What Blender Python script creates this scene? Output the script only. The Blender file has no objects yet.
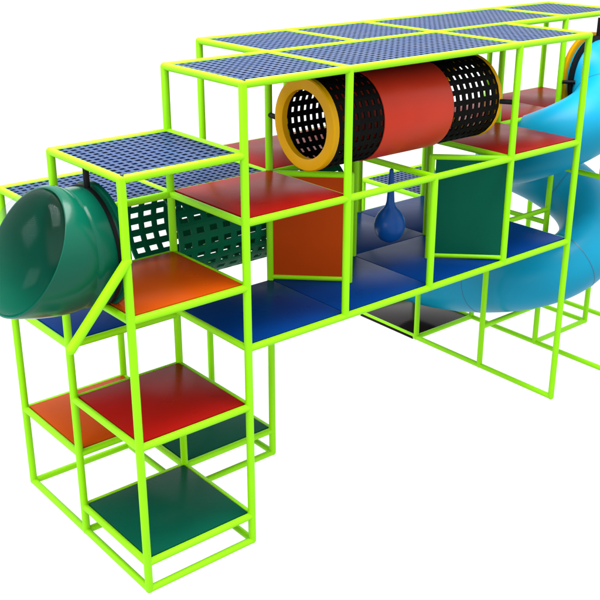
import bpy, bmesh, math, random
from mathutils import Vector, Matrix
random.seed(7)
scene = bpy.context.scene
COL = scene.collection
PI = math.pi

# ------------------------------------------------------------------ materials
def mat(name, base, rough=0.35, coat=0.0, spec=0.5, vary=0.06, scale=3.0, bump=0.0, bscale=60.0, coat_rough=0.06):
    m = bpy.data.materials.new(name); m.use_nodes = True
    nt = m.node_tree; N = nt.nodes; L = nt.links
    b = N['Principled BSDF']
    b.inputs['Roughness'].default_value = rough
    b.inputs['Specular IOR Level'].default_value = spec
    b.inputs['Coat Weight'].default_value = coat
    b.inputs['Coat Roughness'].default_value = coat_rough
    tc = N.new('ShaderNodeTexCoord')
    no = N.new('ShaderNodeTexNoise'); no.inputs['Scale'].default_value = scale; no.inputs['Detail'].default_value = 4
    L.new(tc.outputs['Object'], no.inputs['Vector'])
    mr = N.new('ShaderNodeMapRange')
    mr.inputs['From Min'].default_value = 0.3; mr.inputs['From Max'].default_value = 0.7
    mr.inputs['To Min'].default_value = 1 - vary; mr.inputs['To Max'].default_value = 1 + vary
    L.new(no.outputs['Fac'], mr.inputs['Value'])
    mx = N.new('ShaderNodeVectorMath'); mx.operation = 'SCALE'
    mx.inputs[0].default_value = base
    L.new(mr.outputs['Result'], mx.inputs['Scale'])
    L.new(mx.outputs['Vector'], b.inputs['Base Color'])
    mr2 = N.new('ShaderNodeMapRange')
    mr2.inputs['From Min'].default_value = 0.3; mr2.inputs['From Max'].default_value = 0.7
    mr2.inputs['To Min'].default_value = rough * 0.85; mr2.inputs['To Max'].default_value = rough * 1.15
    L.new(no.outputs['Fac'], mr2.inputs['Value']); L.new(mr2.outputs['Result'], b.inputs['Roughness'])
    if bump:
        n2 = N.new('ShaderNodeTexNoise'); n2.inputs['Scale'].default_value = bscale; n2.inputs['Detail'].default_value = 3
        L.new(tc.outputs['Object'], n2.inputs['Vector'])
        bp = N.new('ShaderNodeBump'); bp.inputs['Strength'].default_value = bump; bp.inputs['Distance'].default_value = 0.01
        L.new(n2.outputs['Fac'], bp.inputs['Height']); L.new(bp.outputs['Normal'], b.inputs['Normal'])
    return m

M = {}
M['lime'] = mat('lime_powder_coat', (0.210, 0.570, 0.000), 0.42, spec=0.15, vary=0.03)
M['red'] = mat('red_vinyl', (0.240, 0.006, 0.004), 0.30, spec=0.02, vary=0.03)
M['orange'] = mat('orange_vinyl', (0.385, 0.052, 0.002), 0.30, spec=0.02, vary=0.03)
M['burnt'] = mat('burnt_orange_vinyl', (0.320, 0.038, 0.003), 0.34, spec=0.02, vary=0.03)
M['blue'] = mat('blue_vinyl', (0.001, 0.029, 0.155), 0.30, spec=0.02, vary=0.03)
M['green'] = mat('green_vinyl', (0.002, 0.064, 0.038), 0.28, spec=0.02, vary=0.03)
M['mesh_blue'] = mat('blue_mesh_strap', (0.024, 0.044, 0.110), 0.40, spec=0.05, vary=0.10, bump=0.1, bscale=150)
M['mesh_navy'] = mat('navy_mesh_backing', (0.006, 0.012, 0.036), 0.6, spec=0.03)
M['black'] = mat('black_steel', (0.003, 0.003, 0.004), 0.5, spec=0.1)
M['black_net'] = mat('black_webbing', (0.002, 0.002, 0.002), 0.7, spec=0.05)
M['yellow'] = mat('yellow_plastic', (0.540, 0.270, 0.000), 0.40, spec=0.1)
M['tube_red'] = mat('red_orange_plastic', (0.370, 0.022, 0.007), 0.40, spec=0.15)
M['slide'] = mat('sky_blue_plastic', (0.003, 0.205, 0.345), 0.38, spec=0.12, coat=0.0, vary=0.03)
M['slide_seam'] = mat('slide_seam', (0.002, 0.120, 0.220), 0.4)
M['tube_green'] = mat('dark_green_plastic', (0.001, 0.068, 0.040), 0.22, spec=0.14, coat=0.0, vary=0.03)
M['net_green'] = mat('green_webbing', (0.001, 0.085, 0.038), 0.5, spec=0.05)
M['bag'] = mat('blue_rubber', (0.002, 0.042, 0.190), 0.32, spec=0.15)
M['mat'] = mat('dark_rubber', (0.008, 0.005, 0.005), 0.22, spec=0.05)
M['bolt'] = mat('dark_bolt', (0.01, 0.02, 0.04), 0.4)

def clear_mat():
    m = bpy.data.materials.new('clear_plastic'); m.use_nodes = True
    nt = m.node_tree; N = nt.nodes; L = nt.links
    for n in list(N): N.remove(n)
    out = N.new('ShaderNodeOutputMaterial'); tr = N.new('ShaderNodeBsdfTransparent'); gl = N.new('ShaderNodeBsdfGlossy')
    tr.inputs['Color'].default_value = (0.97, 0.985, 0.98, 1); gl.inputs['Roughness'].default_value = 0.14
    fr = N.new('ShaderNodeFresnel'); fr.inputs['IOR'].default_value = 1.12
    mx = N.new('ShaderNodeMixShader')
    ge = N.new('ShaderNodeNewGeometry'); iv = N.new('ShaderNodeMath'); iv.operation = 'SUBTRACT'; iv.inputs[0].default_value = 1.0
    L.new(ge.outputs['Backfacing'], iv.inputs[1]); mu = N.new('ShaderNodeMath'); mu.operation = 'MULTIPLY'
    L.new(fr.outputs[0], mu.inputs[0]); L.new(iv.outputs[0], mu.inputs[1]); m4 = N.new('ShaderNodeMath'); m4.operation = 'MULTIPLY'; m4.inputs[1].default_value = 5.0; L.new(mu.outputs[0], m4.inputs[0])
    mn = N.new('ShaderNodeMath'); mn.operation = 'MINIMUM'; mn.inputs[1].default_value = 0.30; L.new(m4.outputs[0], mn.inputs[0]); gl.inputs['Color'].default_value = (0.16, 0.20, 0.19, 1)
    L.new(mn.outputs[0], mx.inputs[0]); L.new(tr.outputs[0], mx.inputs[1]); L.new(gl.outputs[0], mx.inputs[2])
    L.new(mx.outputs[0], out.inputs['Surface'])
    return m
M['clear'] = clear_mat()

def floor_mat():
    m = bpy.data.materials.new('glowing_white_floor'); m.use_nodes = True
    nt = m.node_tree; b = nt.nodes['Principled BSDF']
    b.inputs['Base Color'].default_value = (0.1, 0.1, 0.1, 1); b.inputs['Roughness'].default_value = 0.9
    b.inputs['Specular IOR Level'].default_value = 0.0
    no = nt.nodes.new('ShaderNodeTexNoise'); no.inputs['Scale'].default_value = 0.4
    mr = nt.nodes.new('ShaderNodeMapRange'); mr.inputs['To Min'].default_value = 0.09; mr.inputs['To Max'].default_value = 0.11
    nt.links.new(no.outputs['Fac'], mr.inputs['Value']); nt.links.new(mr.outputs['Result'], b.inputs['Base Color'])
    b.inputs['Emission Color'].default_value = (1, 1, 1, 1); b.inputs['Emission Strength'].default_value = FLOOR_GLOW  # floor emits white of its own, washing out cast shadows and lighting undersides
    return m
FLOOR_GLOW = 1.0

# ------------------------------------------------------------------ object helpers
def thing(name, label, cat, loc=(0, 0, 0), group=None):
    o = bpy.data.objects.new(name, None); COL.objects.link(o)
    o.location = loc; o.empty_display_size = 0.2
    o['label'] = label; o['category'] = cat
    if group: o['group'] = group
    return o

def world_loc(o):
    v = Vector((0, 0, 0))
    while o is not None:
        v = v + o.location; o = o.parent
    return v

def obj(name, bm, material, parent=None, label=None, loc=None, angle=35):
    me = bpy.data.meshes.new(name)
    bmesh.ops.recalc_face_normals(bm, faces=bm.faces)
    origin = Vector(loc) if loc is not None else (world_loc(parent) if parent is not None else Vector((0, 0, 0)))
    bmesh.ops.translate(bm, vec=-origin, verts=bm.verts)
    bm.to_mesh(me); bm.free()
    for p in me.polygons: p.use_smooth = True
    me.set_sharp_from_angle(angle=math.radians(angle))
    me.materials.append(material)
    o = bpy.data.objects.new(name, me); COL.objects.link(o)
    if parent is not None:
        o.parent = parent; o.location = origin - world_loc(parent)
    else:
        o.location = origin
    if label: o['label'] = label
    return o

def frame_of(d):
    d = d.normalized()
    a = Vector((0, 0, 1)) if abs(d.z) < 0.9 else Vector((1, 0, 0))
    u = d.cross(a).normalized(); v = u.cross(d).normalized()
    return u, v

def add_pipe(bm, a, b, r, seg=20, dome_a=False, dome_b=False):
    a = Vector(a); b = Vector(b); d = (b - a).normalized(); u, v = frame_of(d)
    stations = []
    if dome_a:
        for k in range(1, 6):
            t = k / 6 * PI / 2
            stations.append((a - d * r * math.cos(t), r * math.sin(t)))
    stations.append((a, r)); stations.append((b, r))
    if dome_b:
        for k in range(5, 0, -1):
            t = k / 6 * PI / 2
            stations.append((b + d * r * math.cos(t), r * math.sin(t)))
    rings = []
    for c, rr in stations:
        rings.append([bm.verts.new(c + (u * math.cos(2 * PI * i / seg) + v * math.sin(2 * PI * i / seg)) * rr) for i in range(seg)])
    for k in range(len(rings) - 1):
        for i in range(seg):
            bm.faces.new((rings[k][i], rings[k][(i + 1) % seg], rings[k + 1][(i + 1) % seg], rings[k + 1][i]))
    bm.faces.new(rings[0][::-1]); bm.faces.new(rings[-1])

def add_poly_tube(bm, pts, r, seg=20):
    """pipe bent through several points, flat ends"""
    pts = [Vector(p) for p in pts]
    rings = []; u = None
    for k, p in enumerate(pts):
        d = ((pts[min(k + 1, len(pts) - 1)] - p).normalized() + (p - pts[max(k - 1, 0)]).normalized()).normalized()
        if u is None: u, v = frame_of(d)
        else:
            u = (u - d * u.dot(d)).normalized(); v = d.cross(u)
        rings.append([bm.verts.new(p + (u * math.cos(2 * PI * i / seg) + v * math.sin(2 * PI * i / seg)) * r) for i in range(seg)])
    for k in range(len(rings) - 1):
        for i in range(seg):
            bm.faces.new((rings[k][i], rings[k][(i + 1) % seg], rings[k + 1][(i + 1) % seg], rings[k + 1][i]))
    bm.faces.new(rings[0][::-1]); bm.faces.new(rings[-1])

def add_box(bm, lo, hi, bevel=0.0):
    r = bmesh.ops.create_cube(bm, size=1.0)
    vs = r['verts']
    for w in vs:
        w.co = Vector([lo[i] + (w.co[i] + 0.5) * (hi[i] - lo[i]) for i in range(3)])
    if bevel:
        es = list({e for w in vs for e in w.link_edges})
        bmesh.ops.bevel(bm, geom=es, offset=bevel, segments=2, affect='EDGES', profile=0.5)

def sweep(bm, frames, profile, closed=True, caps=True):
    """profile: function(k) -> list of (u, v); frames: list of (pos, u_axis, v_axis)"""
    rings = []
    for k, (p, u, v) in enumerate(frames):
        rings.append([bm.verts.new(p + u * a + v * b) for a, b in profile(k)])
    n = len(rings[0])
    for k in range(len(rings) - 1):
        for i in range(n if closed else n - 1):
            j = (i + 1) % n
            bm.faces.new((rings[k][i], rings[k][j], rings[k + 1][j], rings[k + 1][i]))
    if caps and closed:
        bm.faces.new(rings[0][::-1]); bm.faces.new(rings[-1])
    return rings

def lathe_x(bm, prof, cy, cz, seg=64):
    """closed profile [(x, r), ...] turned about the x axis through (cy, cz)"""
    n = len(prof)
    rings = [[bm.verts.new((x, cy + r * math.cos(2 * PI * i / seg), cz + r * math.sin(2 * PI * i / seg))) for i in range(seg)] for x, r in prof]
    for k in range(n):
        for i in range(seg):
            a = rings[k]; b = rings[(k + 1) % n]
            bm.faces.new((a[i], a[(i + 1) % seg], b[(i + 1) % seg], b[i]))

def lattice(bm, nu, nv, fu, fv, pos, thick, stagger=False, wrap=False):
    """sheet of nu x nv cells, each with a rectangular opening (fu, fv of the cell).
    pos(u, v, h) maps cell units and height to space."""
    for j in range(nv):
        for i in range(nu):
            off = 0.5 if (stagger and j % 2) else 0.0
            u0, u1, v0, v1 = i, i + 1, j, j + 1
            cu = i + 0.5; cv = j + 0.5
            au, bu = cu - fu / 2, cu + fu / 2
            if stagger and j % 2: au -= 0.25; bu -= 0.25
            elif stagger: au += 0.25 - 1e-4; bu += 0.25 - 1e-4
            av, bv = cv - fv / 2, cv + fv / 2
            O = [(u0, v0), (u1, v0), (u1, v1), (u0, v1)]; I = [(au, av), (bu, av), (bu, bv), (au, bv)]
            Ot = [bm.verts.new(pos(a, b, thick / 2)) for a, b in O]; It = [bm.verts.new(pos(a, b, thick / 2)) for a, b in I]
            Ob = [bm.verts.new(pos(a, b, -thick / 2)) for a, b in O]; Ib = [bm.verts.new(pos(a, b, -thick / 2)) for a, b in I]
            for k in range(4):
                l = (k + 1) % 4
                bm.faces.new((Ot[k], Ot[l], It[l], It[k]))
                bm.faces.new((Ob[l], Ob[k], Ib[k], Ib[l]))
                bm.faces.new((It[k], It[l], Ib[l], Ib[k]))

# ------------------------------------------------------------------ the setting
LV = {'g': 0.0, 'G': 0.242, 'OL': 0.746, 'R': 1.251, 'B': 1.755, 'O': 2.259, 'U': 2.763, 'T1': 3.267, 'T': 3.771}
RP, RR = 0.0315, 0.0292
FLOOR_Z = -RP

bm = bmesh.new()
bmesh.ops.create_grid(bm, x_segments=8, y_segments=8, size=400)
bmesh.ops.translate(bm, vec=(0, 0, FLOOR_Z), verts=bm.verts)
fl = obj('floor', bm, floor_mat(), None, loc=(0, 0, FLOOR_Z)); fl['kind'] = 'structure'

# ------------------------------------------------------------------ the climbing frame
frame = thing('climbing_frame', 'lime green pipe climbing frame with coloured decks and blue mesh roofs', 'climbing frame', (0, 0, FLOOR_Z))

def post(x, y, z0, z1, r=RP, foot=False):
    bm = bmesh.new()
    a = z0 if isinstance(z0, (int, float)) else LV[z0]; b = z1 if isinstance(z1, (int, float)) else LV[z1]
    add_pipe(bm, (x, y, a), (x, y, b), r, dome_a=(z0 == 'g'), dome_b=True)
    return obj('post', bm, M['lime'], frame)

def rail(a, b, r=RR):
    bm = bmesh.new(); add_pipe(bm, a, b, r)
    return obj('rail', bm, M['lime'], frame)

def rx(lv, y, x0, x1, r=RR):
    z = LV[lv] if isinstance(lv, str) else lv
    return rail((x0, y, z), (x1, y, z), r)

def ry(lv, x, y0, y1, r=RR - 0.0008):
    z = LV[lv] if isinstance(lv, str) else lv
    return rail((x, y0, z), (x, y1, z), r)

for x, y, a, b in [(0, 0, 'g', 'T1'), (0, 1, 'g', 'T1'), (0, 2, 'g', 'U'), (1, 0, 'g', 'T'), (1, 1, 'g', 'T'), (1, 2, 'g', 'U'),
                   (2, 1, 'g', 'T'), (2, 2, 'g', 'T'), (2, 0, 'B', 'T'), (3, 0, 'B', 'U'), (4, 0, 'B', 'T'), (5, 0, 'g', 'T'),
                   (3, 1, 'B', 'T'), (4, 1, 'B', 'T'), (5, 1, 'g', 'T'), (3, 2, 'B', 'T'), (4, 2, 'B', 'T'), (5, 2, 'g', 'T'),
                   (6, 1, 'g', 'T'), (6, 2, 'g', 'T'), (7, 1, 'g', 'T'), (7, 2, 'g', 'T'), (5, 3, 'g', 'B'), (6, 3, 'g', 'B')]:
    p = post(x, y, a, b)
    if (x, y) in ((0, 0), (1, 0)):
        bm = bmesh.new()
        bmesh.ops.create_uvsphere(bm, u_segments=16, v_segments=10, radius=0.013)
        bmesh.ops.translate(bm, vec=(x + 0.006, y - 0.006, LV[b] + RP - 0.002), verts=bm.verts)
        obj('bolt_cap', bm, M['bolt'], p)

# rails, level by level
rx('g', 0, 0, 1); rx('g', 1, 0, 2); rx('g', 2, 0, 2); ry('g', 0, 0, 2); ry('g', 1, 0, 2); ry('g', 2, 1, 2)
ry('g', 5, 0, 3); ry('g', 6, -1.5, 3); rx('g', 2, 5, 6); rx('g', 3, 5, 6); rx('g', 1, 6, 7); ry('g', 7, 1, 2); ry('g', 7.33, 0.3, 2.0)
rx(0.48, 1, 5, 6)
for lv in ('G', 'R', 'O', 'T1'):
    rx(lv, 0, 0, 1); rx(lv, 1, 0, 1); ry(lv, 0, 0, 1); ry(lv, 1, 0, 1)
rx('G', 1, 1, 2); rx('G', 2, 1, 2); ry('G', 1, 1, 2); ry('G', 2, 1, 2)
rx('OL', 1, 0, 1); rx('OL', 2, 0, 1); ry('OL', 0, 1, 2); ry('OL', 1, 1, 2)
BB = LV['B'] - 0.035
rx(BB, 1, 0, 1); rx(BB, 2, 0, 1); ry(BB, 0, 1, 2); ry(BB, 1, 1, 2)
rx('B', 0, 1, 5); rx(LV['B'] - 0.02, 1, 1, 5); rx('B', 2, 3, 5); ry('B', 1, 0, 1); ry(LV['B'] - 0.02, 2, 0.02, 1); ry(LV['B'] - 0.02, 3, 0.02, 2); ry(LV['B'] - 0.02, 4, 0.02, 2); ry('B', 5, 0, 2)
rx('B', 3, 5, 6); rx('B', 2, 5, 6); ry('B', 5, 2, 3); ry('B', 6, 2, 3)
rx(1.66, 1, 5, 6); ry(1.50, 6, 1, 2); ry(2.17, 6, -0.9, 1)
post(6, -0.9, 'g', 2.17)
rx('U', 0, 1, 5); rx('U', 1, 0, 7); rx('U', 2, 0, 7)
for x, a, b in [(0, 1, 2), (1, 0, 2), (2, 0, 2), (3, 0, 2), (4, 0, 2), (5, 0, 2), (6, 1, 2), (7, 1, 2)]: ry('U', x, a, b)
rx('T', 0, 1, 5); rx('T', 1, 1, 7); rx('T', 2, 2, 7)
for x, a, b in [(1, 0, 1), (2, 0, 2), (3, 1, 2), (4, 0, 2), (5, 0, 1), (6, 1, 2), (7, 1, 2)]: ry('T', x, a, b)

# diagonal brace beside the tower
bm = bmesh.new(); add_pipe(bm, (0.0, -0.006, 2.70), (-0.465, -0.006, 2.185), 0.034, dome_a=True, dome_b=True)
obj('brace', bm, M['lime'], frame, label='thick diagonal brace')

# decks
def deck(x0, y0, x1, y1, lv, colour, e=(0.012, 0.012, 0.012, 0.012)):
    z = LV[lv] if isinstance(lv, str) else lv
    bm = bmesh.new()
    add_box(bm, (x0 + e[0], y0 + e[1], z - 0.016), (x1 - e[2], y1 - e[3], z + 0.0315), 0.004)
    return obj('deck', bm, M[colour], frame, label=colour + ' deck')
E_ = 0.026
deck(0, 0, 1, 1, 'G', 'green', (E_,) * 4); deck(1, 1, 2, 2, 'G', 'green', (E_,) * 4)
deck(0, 0, 1, 1, 'R', 'red', (E_,) * 4); deck(0, 0, 1, 1, 'O', 'orange', (E_,) * 4)
deck(0, 1, 1, 2, 'OL', 'orange', (E_,) * 4); deck(0, 1, 1, 2, BB, 'blue', (E_,) * 4)
for i in range(1, 5): deck(i, 0, i + 1, 1, 'B', 'blue', (0.0035, E_, 0.0035, 0.0035))
for i in (3, 4): deck(i, 1, i + 1, 2, 'B', 'blue', (0.0035,) * 4)
deck(1, 0, 2, 1, 'U', 'red', (E_, E_, 0.003, 0.003)); deck(4, 0, 5, 1, 'U', 'red', (0.003, E_, 0.003, 0.003))
for i in range(2, 7): deck(i, 1, i + 1, 2, 'U', 'red', (0.002, 0.002, 0.002, 0.014))

# mesh roofs
def roof(x0, y0, x1, y1, lv, nu=14, nv=14):
    z = LV[lv]; g = 0.022
    ax, ay, bx_, by_ = x0 + g, y0 + g, x1 - g, y1 - g
    nu_ = int(round(nu * (x1 - x0)))
    bm = bmesh.new()
    sx = (bx_ - ax) / nu_; sy = (by_ - ay) / nv
    lattice(bm, nu_, nv, 0.60, 0.58, lambda u, v, h: (ax + u * sx, ay + v * sy, z + 0.010 + h), 0.003)
    o = obj('mesh_roof', bm, M['mesh_blue'], frame, label='blue mesh roof panel')
    bm = bmesh.new(); add_box(bm, (ax, ay, z - 0.006), (bx_, by_, z + 0.0035))
    obj('backing', bm, M['mesh_navy'], o)
roof(0, 0, 1, 1, 'T1')
roof(1, 0, 2, 1, 'T'); roof(2, 0, 4, 1, 'T'); roof(4, 0, 5, 1, 'T')
roof(2, 1, 3, 2, 'T'); roof(3, 1, 4, 2, 'T'); roof(4, 1, 6, 2, 'T'); roof(6, 1, 7, 2, 'T')
roof(0, 1, 1, 2, 'U'); roof(1, 1, 2, 2, 'U'); roof(5, 2, 6, 3, 'B')

# the two angled baffles either side of the hanging bag
def baffle(ax, ay, bx_, by_, colour):
    a = Vector((ax, ay, 0)); b = Vector((bx_, by_, 0)); d = (b - a).normalized(); n = Vector((-d.y, d.x, 0))
    zt, zb = LV['U'] - 0.005, LV['B'] + 0.060
    bm = bmesh.new()
    p0 = a + d * 0.03; p1 = b - d * 0.035; t = 0.012
    vs = []
    for s in (-t, t):
        for p in (p0, p1):
            for z in (zb, zt): vs.append(bm.verts.new(p + n * s + Vector((0, 0, z))))
    for f in ((0, 1, 3, 2), (4, 6, 7, 5), (0, 4, 5, 1), (2, 3, 7, 6), (1, 5, 7, 3), (0, 2, 6, 4)): bm.faces.new([vs[i] for i in f])
    o = obj('baffle_panel', bm, M['burnt' if colour == 'orange' else colour], frame, label=colour + ' upright baffle panel')
    bm = bmesh.new(); add_pipe(bm, a + Vector((0, 0, zt + 0.006)), b + Vector((0, 0, zt + 0.006)), 0.026, dome_b=True); obj('top_rail', bm, M['lime'], o)
    bm = bmesh.new(); add_pipe(bm, a + Vector((0, 0, zb)), b + Vector((0, 0, zb)), 0.024, dome_b=True); obj('bottom_rail', bm, M['lime'], o)
    bm = bmesh.new(); add_pipe(bm, b + Vector((0, 0, zb - 0.03)), b + Vector((0, 0, zt + 0.006)), 0.026, dome_b=True); obj('edge_post', bm, M['lime'], o)
baffle(2, 1, 2.5, 0.5, 'orange'); baffle(4, 0, 3.5, 0.5, 'green')

# ------------------------------------------------------------------ black and red crawl tunnel
TC = Vector((0, 0.5, 3.27))
tun = thing('crawl_tunnel', 'crawl tunnel with yellow rings, two black perforated ends and a solid red middle', 'tunnel', (3.0, 0.5, 3.27 - 0.37))
def net_tube(name, x0, x1, cy, cz, r, nu, nv, fu, fv, thick, m, parent, label=None):
    bm = bmesh.new()
    sx = (x1 - x0) / nu
    def pos(u, v, h):
        t = 2 * PI * v / nv
        return (x0 + u * sx, cy + (r + h) * math.cos(t), cz + (r + h) * math.sin(t))
    lattice(bm, nu, nv, fu, fv, pos, thick)
    return obj(name, bm, m, parent, label=label)
XA, XB, XC, XD = 1.98, 2.52, 3.32, 3.94
net_tube('net_section', XA, XB, 0.5, 3.27, 0.365, 8, 25, 0.50, 0.52, 0.014, M['black_net'], tun)
net_tube('net_section', XC, XD, 0.5, 3.27, 0.365, 8, 25, 0.50, 0.52, 0.014, M['black_net'], tun)
bm = bmesh.new(); lathe_x(bm, [(XB - 0.01, 0.352), (XB - 0.01, 0.377), (XB, 0.380), (XC, 0.380), (XC + 0.01, 0.377), (XC + 0.01, 0.352)], 0.5, 3.27)
obj('solid_section', bm, M['tube_red'], tun)
for a, b in ((XA - 0.015, XA + 0.045), (XD - 0.012, XD + 0.03)):
    bm = bmesh.new()
    lathe_x(bm, [(a, 0.288), (a + 0.004, 0.280), (b - 0.004, 0.280), (b, 0.288), (b, 0.370), (b - 0.010, 0.379), (a + 0.010, 0.379), (a, 0.370)], 0.5, 3.27)
    obj('ring', bm, M['yellow'], tun)
def peg(a, b, parent, r=0.022, name='bracket'):
    bm = bmesh.new(); add_pipe(bm, a, b, r, seg=12); return obj(name, bm, M['black'], parent)
peg((XD, 0.13, 3.27), (3.995, 0.035, 3.27), tun); peg((XA, 0.87, 3.27), (2.0, 0.985, 3.27), tun)
peg((XD, 0.87, 3.27), (4.0, 0.985, 3.27), tun)

# ------------------------------------------------------------------ green net tunnel
nt_ = thing('net_tunnel', 'dark green webbing crawl tunnel with rectangular holes in the back row of the frame', 'net tunnel', (2.0, 1.5, LV['B'] + 0.06))
net_tube('net', 1.12, 3.0, 1.5, 2.265, 0.435, 14, 25, 0.60, 0.45, 0.012, M['net_green'], nt_)
for xr in (1.10, 2.98):
    bm = bmesh.new(); a, b = xr, xr + 0.04
    lathe_x(bm, [(a, 0.425), (b, 0.425), (b, 0.446), (a, 0.446)], 1.5, 2.265); obj('rim', bm, M['net_green'], nt_)

# ------------------------------------------------------------------ green bubble tube at the tower
bub = thing('lookout_tube', 'dark green plastic tube with a clear dome sticking out of the tower', 'lookout tube', (0, 0.5, 2.26))
cy = 0.5
SEG = 72
def bub_frame(t):
    """t from 0 (inside the tower) to 1 (the mouth): centre and the tube's up axis, the tube bends up to the mouth"""
    x = 0.06 - 0.553 * t
    q = max(0.0, (t - 0.30) / 0.70)
    z = 2.685 + 0.057 * q ** 1.5
    tilt = math.radians(30) * q ** 1.3
    return Vector((x, cy, z)), Vector((0, 1, 0)), Vector((math.sin(tilt), 0, math.cos(tilt)))
def bub_ring(bm, t, rr):
    c, u, v = bub_frame(t)
    return [bm.verts.new(c + (u * math.cos(2 * PI * i / SEG) + v * math.sin(2 * PI * i / SEG)) * rr) for i in range(SEG)]
def loop_rings(bm, rings):
    for k in range(len(rings)):
        a, b = rings[k], rings[(k + 1) % len(rings)]
        for i in range(SEG): bm.faces.new((a[i], a[(i + 1) % SEG], b[(i + 1) % SEG], b[i]))
bm = bmesh.new()
st = [(0.0, 0.425), (0.15, 0.427), (0.32, 0.428), (0.38, 0.431), (0.41, 0.425), (0.44, 0.430), (0.52, 0.444), (0.65, 0.455), (0.80, 0.461), (0.95, 0.465), (1.0, 0.466), (1.006, 0.463),
      (1.0, 0.456), (0.9, 0.452), (0.75, 0.448), (0.6, 0.440), (0.48, 0.426), (0.42, 0.412), (0.3, 0.414), (0.0, 0.412)]
loop_rings(bm, [bub_ring(bm, t, q) for t, q in st])
obj('tube', bm, M['tube_green'], bub)
bm = bmesh.new(); loop_rings(bm, [bub_ring(bm, t, q) for t, q in [(0.095, 0.420), (0.095, 0.438), (0.145, 0.438), (0.145, 0.420)]]); obj('clamp_ring', bm, M['black'], bub)
bm = bmesh.new(); loop_rings(bm, [bub_ring(bm, t, q) for t, q in [(-0.02, 0.405), (-0.02, 0.452), (0.035, 0.452), (0.035, 0.405)]]); obj('inner_flange', bm, M['tube_green'], bub)
peg((-0.004, 0.47, 2.685 + 0.43), (-0.004, 0.47, LV['T1']), bub, 0.022); peg((0, 0.06, 2.66), (0, 0.03, 2.62), bub); peg((0, 0.94, 2.66), (0, 0.98, 2.64), bub)
# clear dome over the mouth
c0, uu, vv = bub_frame(1.0); n = vv.cross(uu).normalized()
if n.x > 0: n = -n
bm = bmesh.new(); rings = []
for k in range(0, 16):
    t = k / 16 * PI / 2
    rings.append([bm.verts.new(c0 + n * 0.20 * math.sin(t) + (uu * math.cos(2 * PI * i / SEG) + vv * math.sin(2 * PI * i / SEG)) * 0.450 * math.cos(t)) for i in range(SEG)])
tip = bm.verts.new(c0 + n * 0.20)
for k in range(15):
    for i in range(SEG): bm.faces.new((rings[k][i], rings[k][(i + 1) % SEG], rings[k + 1][(i + 1) % SEG], rings[k + 1][i]))
for i in range(SEG): bm.faces.new((rings[-1][i], rings[-1][(i + 1) % SEG], tip))
obj('dome', bm, M['clear'], bub, label='clear plastic dome')

# ------------------------------------------------------------------ punching bag
bag = thing('punching_bag', 'blue pear-shaped punching bag hanging between the two baffles', 'punching bag', (3.0, 0.52, 2.05))
bm = bmesh.new()
prof = [(0.0, 0.000), (0.006, 0.045), (0.03, 0.086), (0.07, 0.118), (0.12, 0.137), (0.17, 0.142), (0.22, 0.133), (0.27, 0.108), (0.300, 0.084), (0.322, 0.062), (0.345, 0.046), (0.38, 0.037), (0.45, 0.032), (0.55, 0.026), (0.62, 0.022), (0.672, 0.019), (0.68, 0.012)]
seg = 40; rings = []
for z, r in prof[1:]:
    rings.append([bm.verts.new((3.0 + r * math.cos(2 * PI * i / seg), 0.52 + r * math.sin(2 * PI * i / seg), 2.05 + z)) for i in range(seg)])
for k in range(len(rings) - 1):
    for i in range(seg): bm.faces.new((rings[k][i], rings[k][(i + 1) % seg], rings[k + 1][(i + 1) % seg], rings[k + 1][i]))
bm.faces.new(rings[0][::-1]); bm.faces.new(rings[-1])
obj('bag', bm, M['bag'], bag, angle=60)
peg((3.0, 0.52, 2.72), (3.0, 0.52, 2.745), bag, 0.008, 'hanger')

# ------------------------------------------------------------------ spiral slide
CX, CY, R, r = 6.0, 1.0, 0.5, 0.350
ZK = [3.12, 2.80, 2.43, 2.13, 1.72, 1.26, 0.91]
Z0 = ZK[0]
sl = thing('spiral_slide', 'sky blue plastic tube slide spiralling down round the far end of the frame', 'slide', (CX, CY, FLOOR_Z))
def zc(s):
    """height of the tube's axis after s degrees of turn (Catmull-Rom through ZK every 90 degrees)"""
    t = max(0.0, min(5.9999, s / 90)); k = int(t); f = t - k
    K = [ZK[0] + 0.22] + ZK + [ZK[-1] - 0.34]
    a, b, c, e = K[k], K[k + 1], K[k + 2], K[k + 3]
    return 0.5 * (2 * b + (c - a) * f + (2 * a - 5 * b + 4 * c - e) * f * f + (3 * b - a - 3 * c + e) * f ** 3)
path = [Vector((CX + R, CY + 0.06, Z0)), Vector((CX + R, CY + 0.02, Z0))]
ANG = [None, None]
for s_ in range(0, 541, 4):
    a_ = math.radians(-s_); path.append(Vector((CX + R * math.cos(a_), CY + R * math.sin(a_), zc(s_)))); ANG.append(s_)
zend = zc(540)
for k in range(1, 15):
    t = k / 14; path.append(Vector((CX - R + 0.0 * t, CY + 1.62 * t, zend - 0.38 * (1.75 * t - 0.75 * t * t)))); ANG.append(None)
def tube_frames(pts):
    fr = []
    for k, p in enumerate(pts):
        d = (pts[min(k + 1, len(pts) - 1)] - pts[max(k - 1, 0)]).normalized()
        u = d.cross(Vector((0, 0, 1))).normalized(); v = u.cross(d).normalized(); fr.append((p, u, v))
    return fr
FR = tube_frames(path)
def rad(k):
    """the mouth is wider than the rest of the tube"""
    return r + 0.055 * max(0.0, 1 - max(0, k - 4) / 14) ** 1.5
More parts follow.
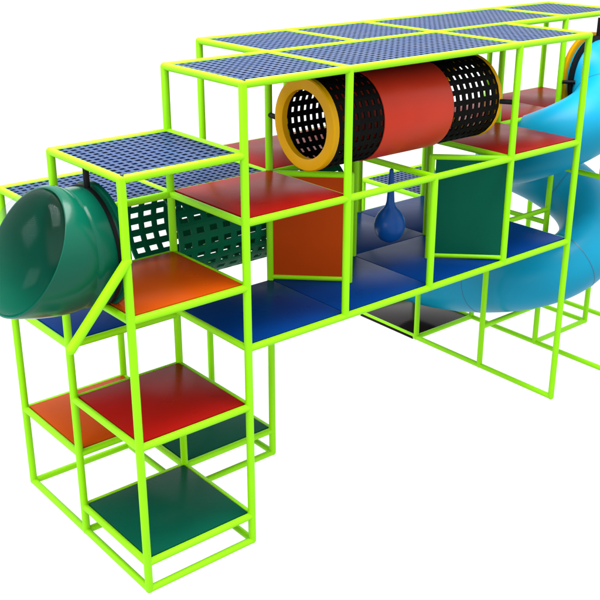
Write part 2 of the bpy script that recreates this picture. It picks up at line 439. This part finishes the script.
def skin(bm, idx, ro, ri, seg=64):
    O = [[bm.verts.new(FR[k][0] + (FR[k][1] * math.cos(2 * PI * i / seg) + FR[k][2] * math.sin(2 * PI * i / seg)) * (rad(k) + ro)) for i in range(seg)] for k in idx]
    I = [[bm.verts.new(FR[k][0] + (FR[k][1] * math.cos(2 * PI * i / seg) + FR[k][2] * math.sin(2 * PI * i / seg)) * (rad(k) + ri)) for i in range(seg)] for k in idx]
    for k in range(len(idx) - 1):
        for i in range(seg):
            j = (i + 1) % seg
            bm.faces.new((O[k][i], O[k][j], O[k + 1][j], O[k + 1][i])); bm.faces.new((I[k][i], I[k + 1][i], I[k + 1][j], I[k][j]))
    for i in range(seg):
        j = (i + 1) % seg
        bm.faces.new((O[0][i], I[0][i], I[0][j], O[0][j])); bm.faces.new((O[-1][i], O[-1][j], I[-1][j], I[-1][i]))
# one moulded tube section per half turn or so, slightly flared where the next one plugs in
cuts = [0] + [min(range(len(ANG)), key=lambda k: abs((ANG[k] if ANG[k] is not None else -999) - q)) for q in (60, 212, 340, 464)] + [len(path) - 11, len(path) - 1]
for a_, b_ in zip(cuts[:-1], cuts[1:]):
    bm = bmesh.new(); skin(bm, list(range(a_, b_ + 1)), 0.0, -0.016); obj('tube_section', bm, M['slide'], sl, angle=50)
for c_ in cuts[1:-1]:
    bm = bmesh.new(); O = []
    p, u, v = FR[c_]; d = v.cross(u).normalized()
    for off, q in ((-0.006, r - 0.004), (-0.006, r + 0.0025), (0.006, r + 0.0025), (0.006, r - 0.004)):
        O.append([bm.verts.new(p + d * off + (u * math.cos(2 * PI * i / 64) + v * math.sin(2 * PI * i / 64)) * q) for i in range(64)])
    for k in range(4):
        for i in range(64): bm.faces.new((O[k][i], O[k][(i + 1) % 64], O[(k + 1) % 4][(i + 1) % 64], O[(k + 1) % 4][i]))
    obj('joint', bm, M['slide_seam'], sl)
def ring_y(name, x, y0, y1, z, ri, ro, m, parent, seg=64):
    bm = bmesh.new(); rings = []
    for y, q in ((y0, ri), (y0, ro), (y1, ro), (y1, ri)):
        rings.append([bm.verts.new((x + q * math.cos(2 * PI * i / seg), y, z + q * math.sin(2 * PI * i / seg))) for i in range(seg)])
    for k in range(4):
        a, b = rings[k], rings[(k + 1) % 4]
        for i in range(seg): bm.faces.new((a[i], a[(i + 1) % seg], b[(i + 1) % seg], b[i]))
    return obj(name, bm, m, parent)
ring_y('entry_ring', CX + R, CY - 0.015, CY + 0.03, Z0, 0.40, 0.460, M['yellow'], sl)
ring_y('clamp_ring', CX + R, CY - 0.105, CY - 0.06, Z0 - 0.01, 0.400, 0.446, M['black'], sl)
peg((CX + R, CY - 0.083, Z0 + 0.42), (CX + R, CY - 0.083, LV['T'] - 0.03), sl, 0.026)
peg((CX + R - 0.41, CY - 0.13, Z0 - 0.02), (CX + 0.0, CY - 0.03, Z0 - 0.02), sl, 0.020)

# ------------------------------------------------------------------ landing mat
bm = bmesh.new(); add_box(bm, (4.97, 2.03, FLOOR_Z + 0.003), (5.965, 2.965, FLOOR_Z + 0.040), 0.006)
mt = obj('landing_mat', bm, M['mat'], None, loc=(5.5, 2.5, FLOOR_Z)); mt['label'] = 'black rubber landing mat at the foot of the blue slide'; mt['category'] = 'mat'

# ------------------------------------------------------------------ light
w = bpy.data.worlds.new('World'); scene.world = w; w.use_nodes = True
N = w.node_tree.nodes; L = w.node_tree.links
bg = N['Background']
tc = N.new('ShaderNodeTexCoord'); sp = N.new('ShaderNodeSeparateXYZ'); L.new(tc.outputs['Generated'], sp.inputs[0])
cr = N.new('ShaderNodeValToRGB'); cr.color_ramp.elements[0].position = 0.0; cr.color_ramp.elements[0].color = (0.75, 0.75, 0.75, 1)
cr.color_ramp.elements[1].position = 0.9; cr.color_ramp.elements[1].color = (1, 1, 1, 1)
L.new(sp.outputs['Z'], cr.inputs['Fac']); L.new(cr.outputs['Color'], bg.inputs['Color'])
bg.inputs['Strength'].default_value = 2.0

def area(name, loc, target, size, power):
    l = bpy.data.lights.new(name, 'AREA'); l.shape = 'RECTANGLE'; l.size = size[0]; l.size_y = size[1]; l.energy = power
    o = bpy.data.objects.new(name, l); COL.objects.link(o); o.location = loc
    o.rotation_euler = (Vector(target) - Vector(loc)).to_track_quat('-Z', 'Y').to_euler(); return o
area('key_softbox', (2.2, 0.2, 12.0), (2.4, 0.8, 2.0), (7, 7), 2900)
area('side_softbox', (-4.0, 2.6, 6.4), (-0.53, 0.26, 2.97), (2.4, 1.9), 100)
area('low_softbox', (-5.6, -1.2, 3.1), (-0.63, 0.12, 2.70), (3.2, 2.4), 170)

# ------------------------------------------------------------------ camera
cam = bpy.data.cameras.new('Camera'); co = bpy.data.objects.new('Camera', cam); COL.objects.link(co)
yaw, pitch = 0.69126, 0.388258
co.location = (-3.124868, -5.607840, 5.002856)
d = Vector((math.cos(pitch) * math.sin(yaw), math.cos(pitch) * math.cos(yaw), -math.sin(pitch)))
co.rotation_euler = d.to_track_quat('-Z', 'Y').to_euler()
cam.sensor_width = 36; cam.sensor_fit = 'HORIZONTAL'; cam.lens = 36 * 997.9 / 600
cam.clip_end = 2000; cam.clip_start = 0.05
scene.camera = co
scene.render.resolution_x = scene.render.resolution_y = 1024
scene.view_settings.view_transform = 'Standard'; scene.view_settings.look = 'None'; scene.view_settings.exposure = 0
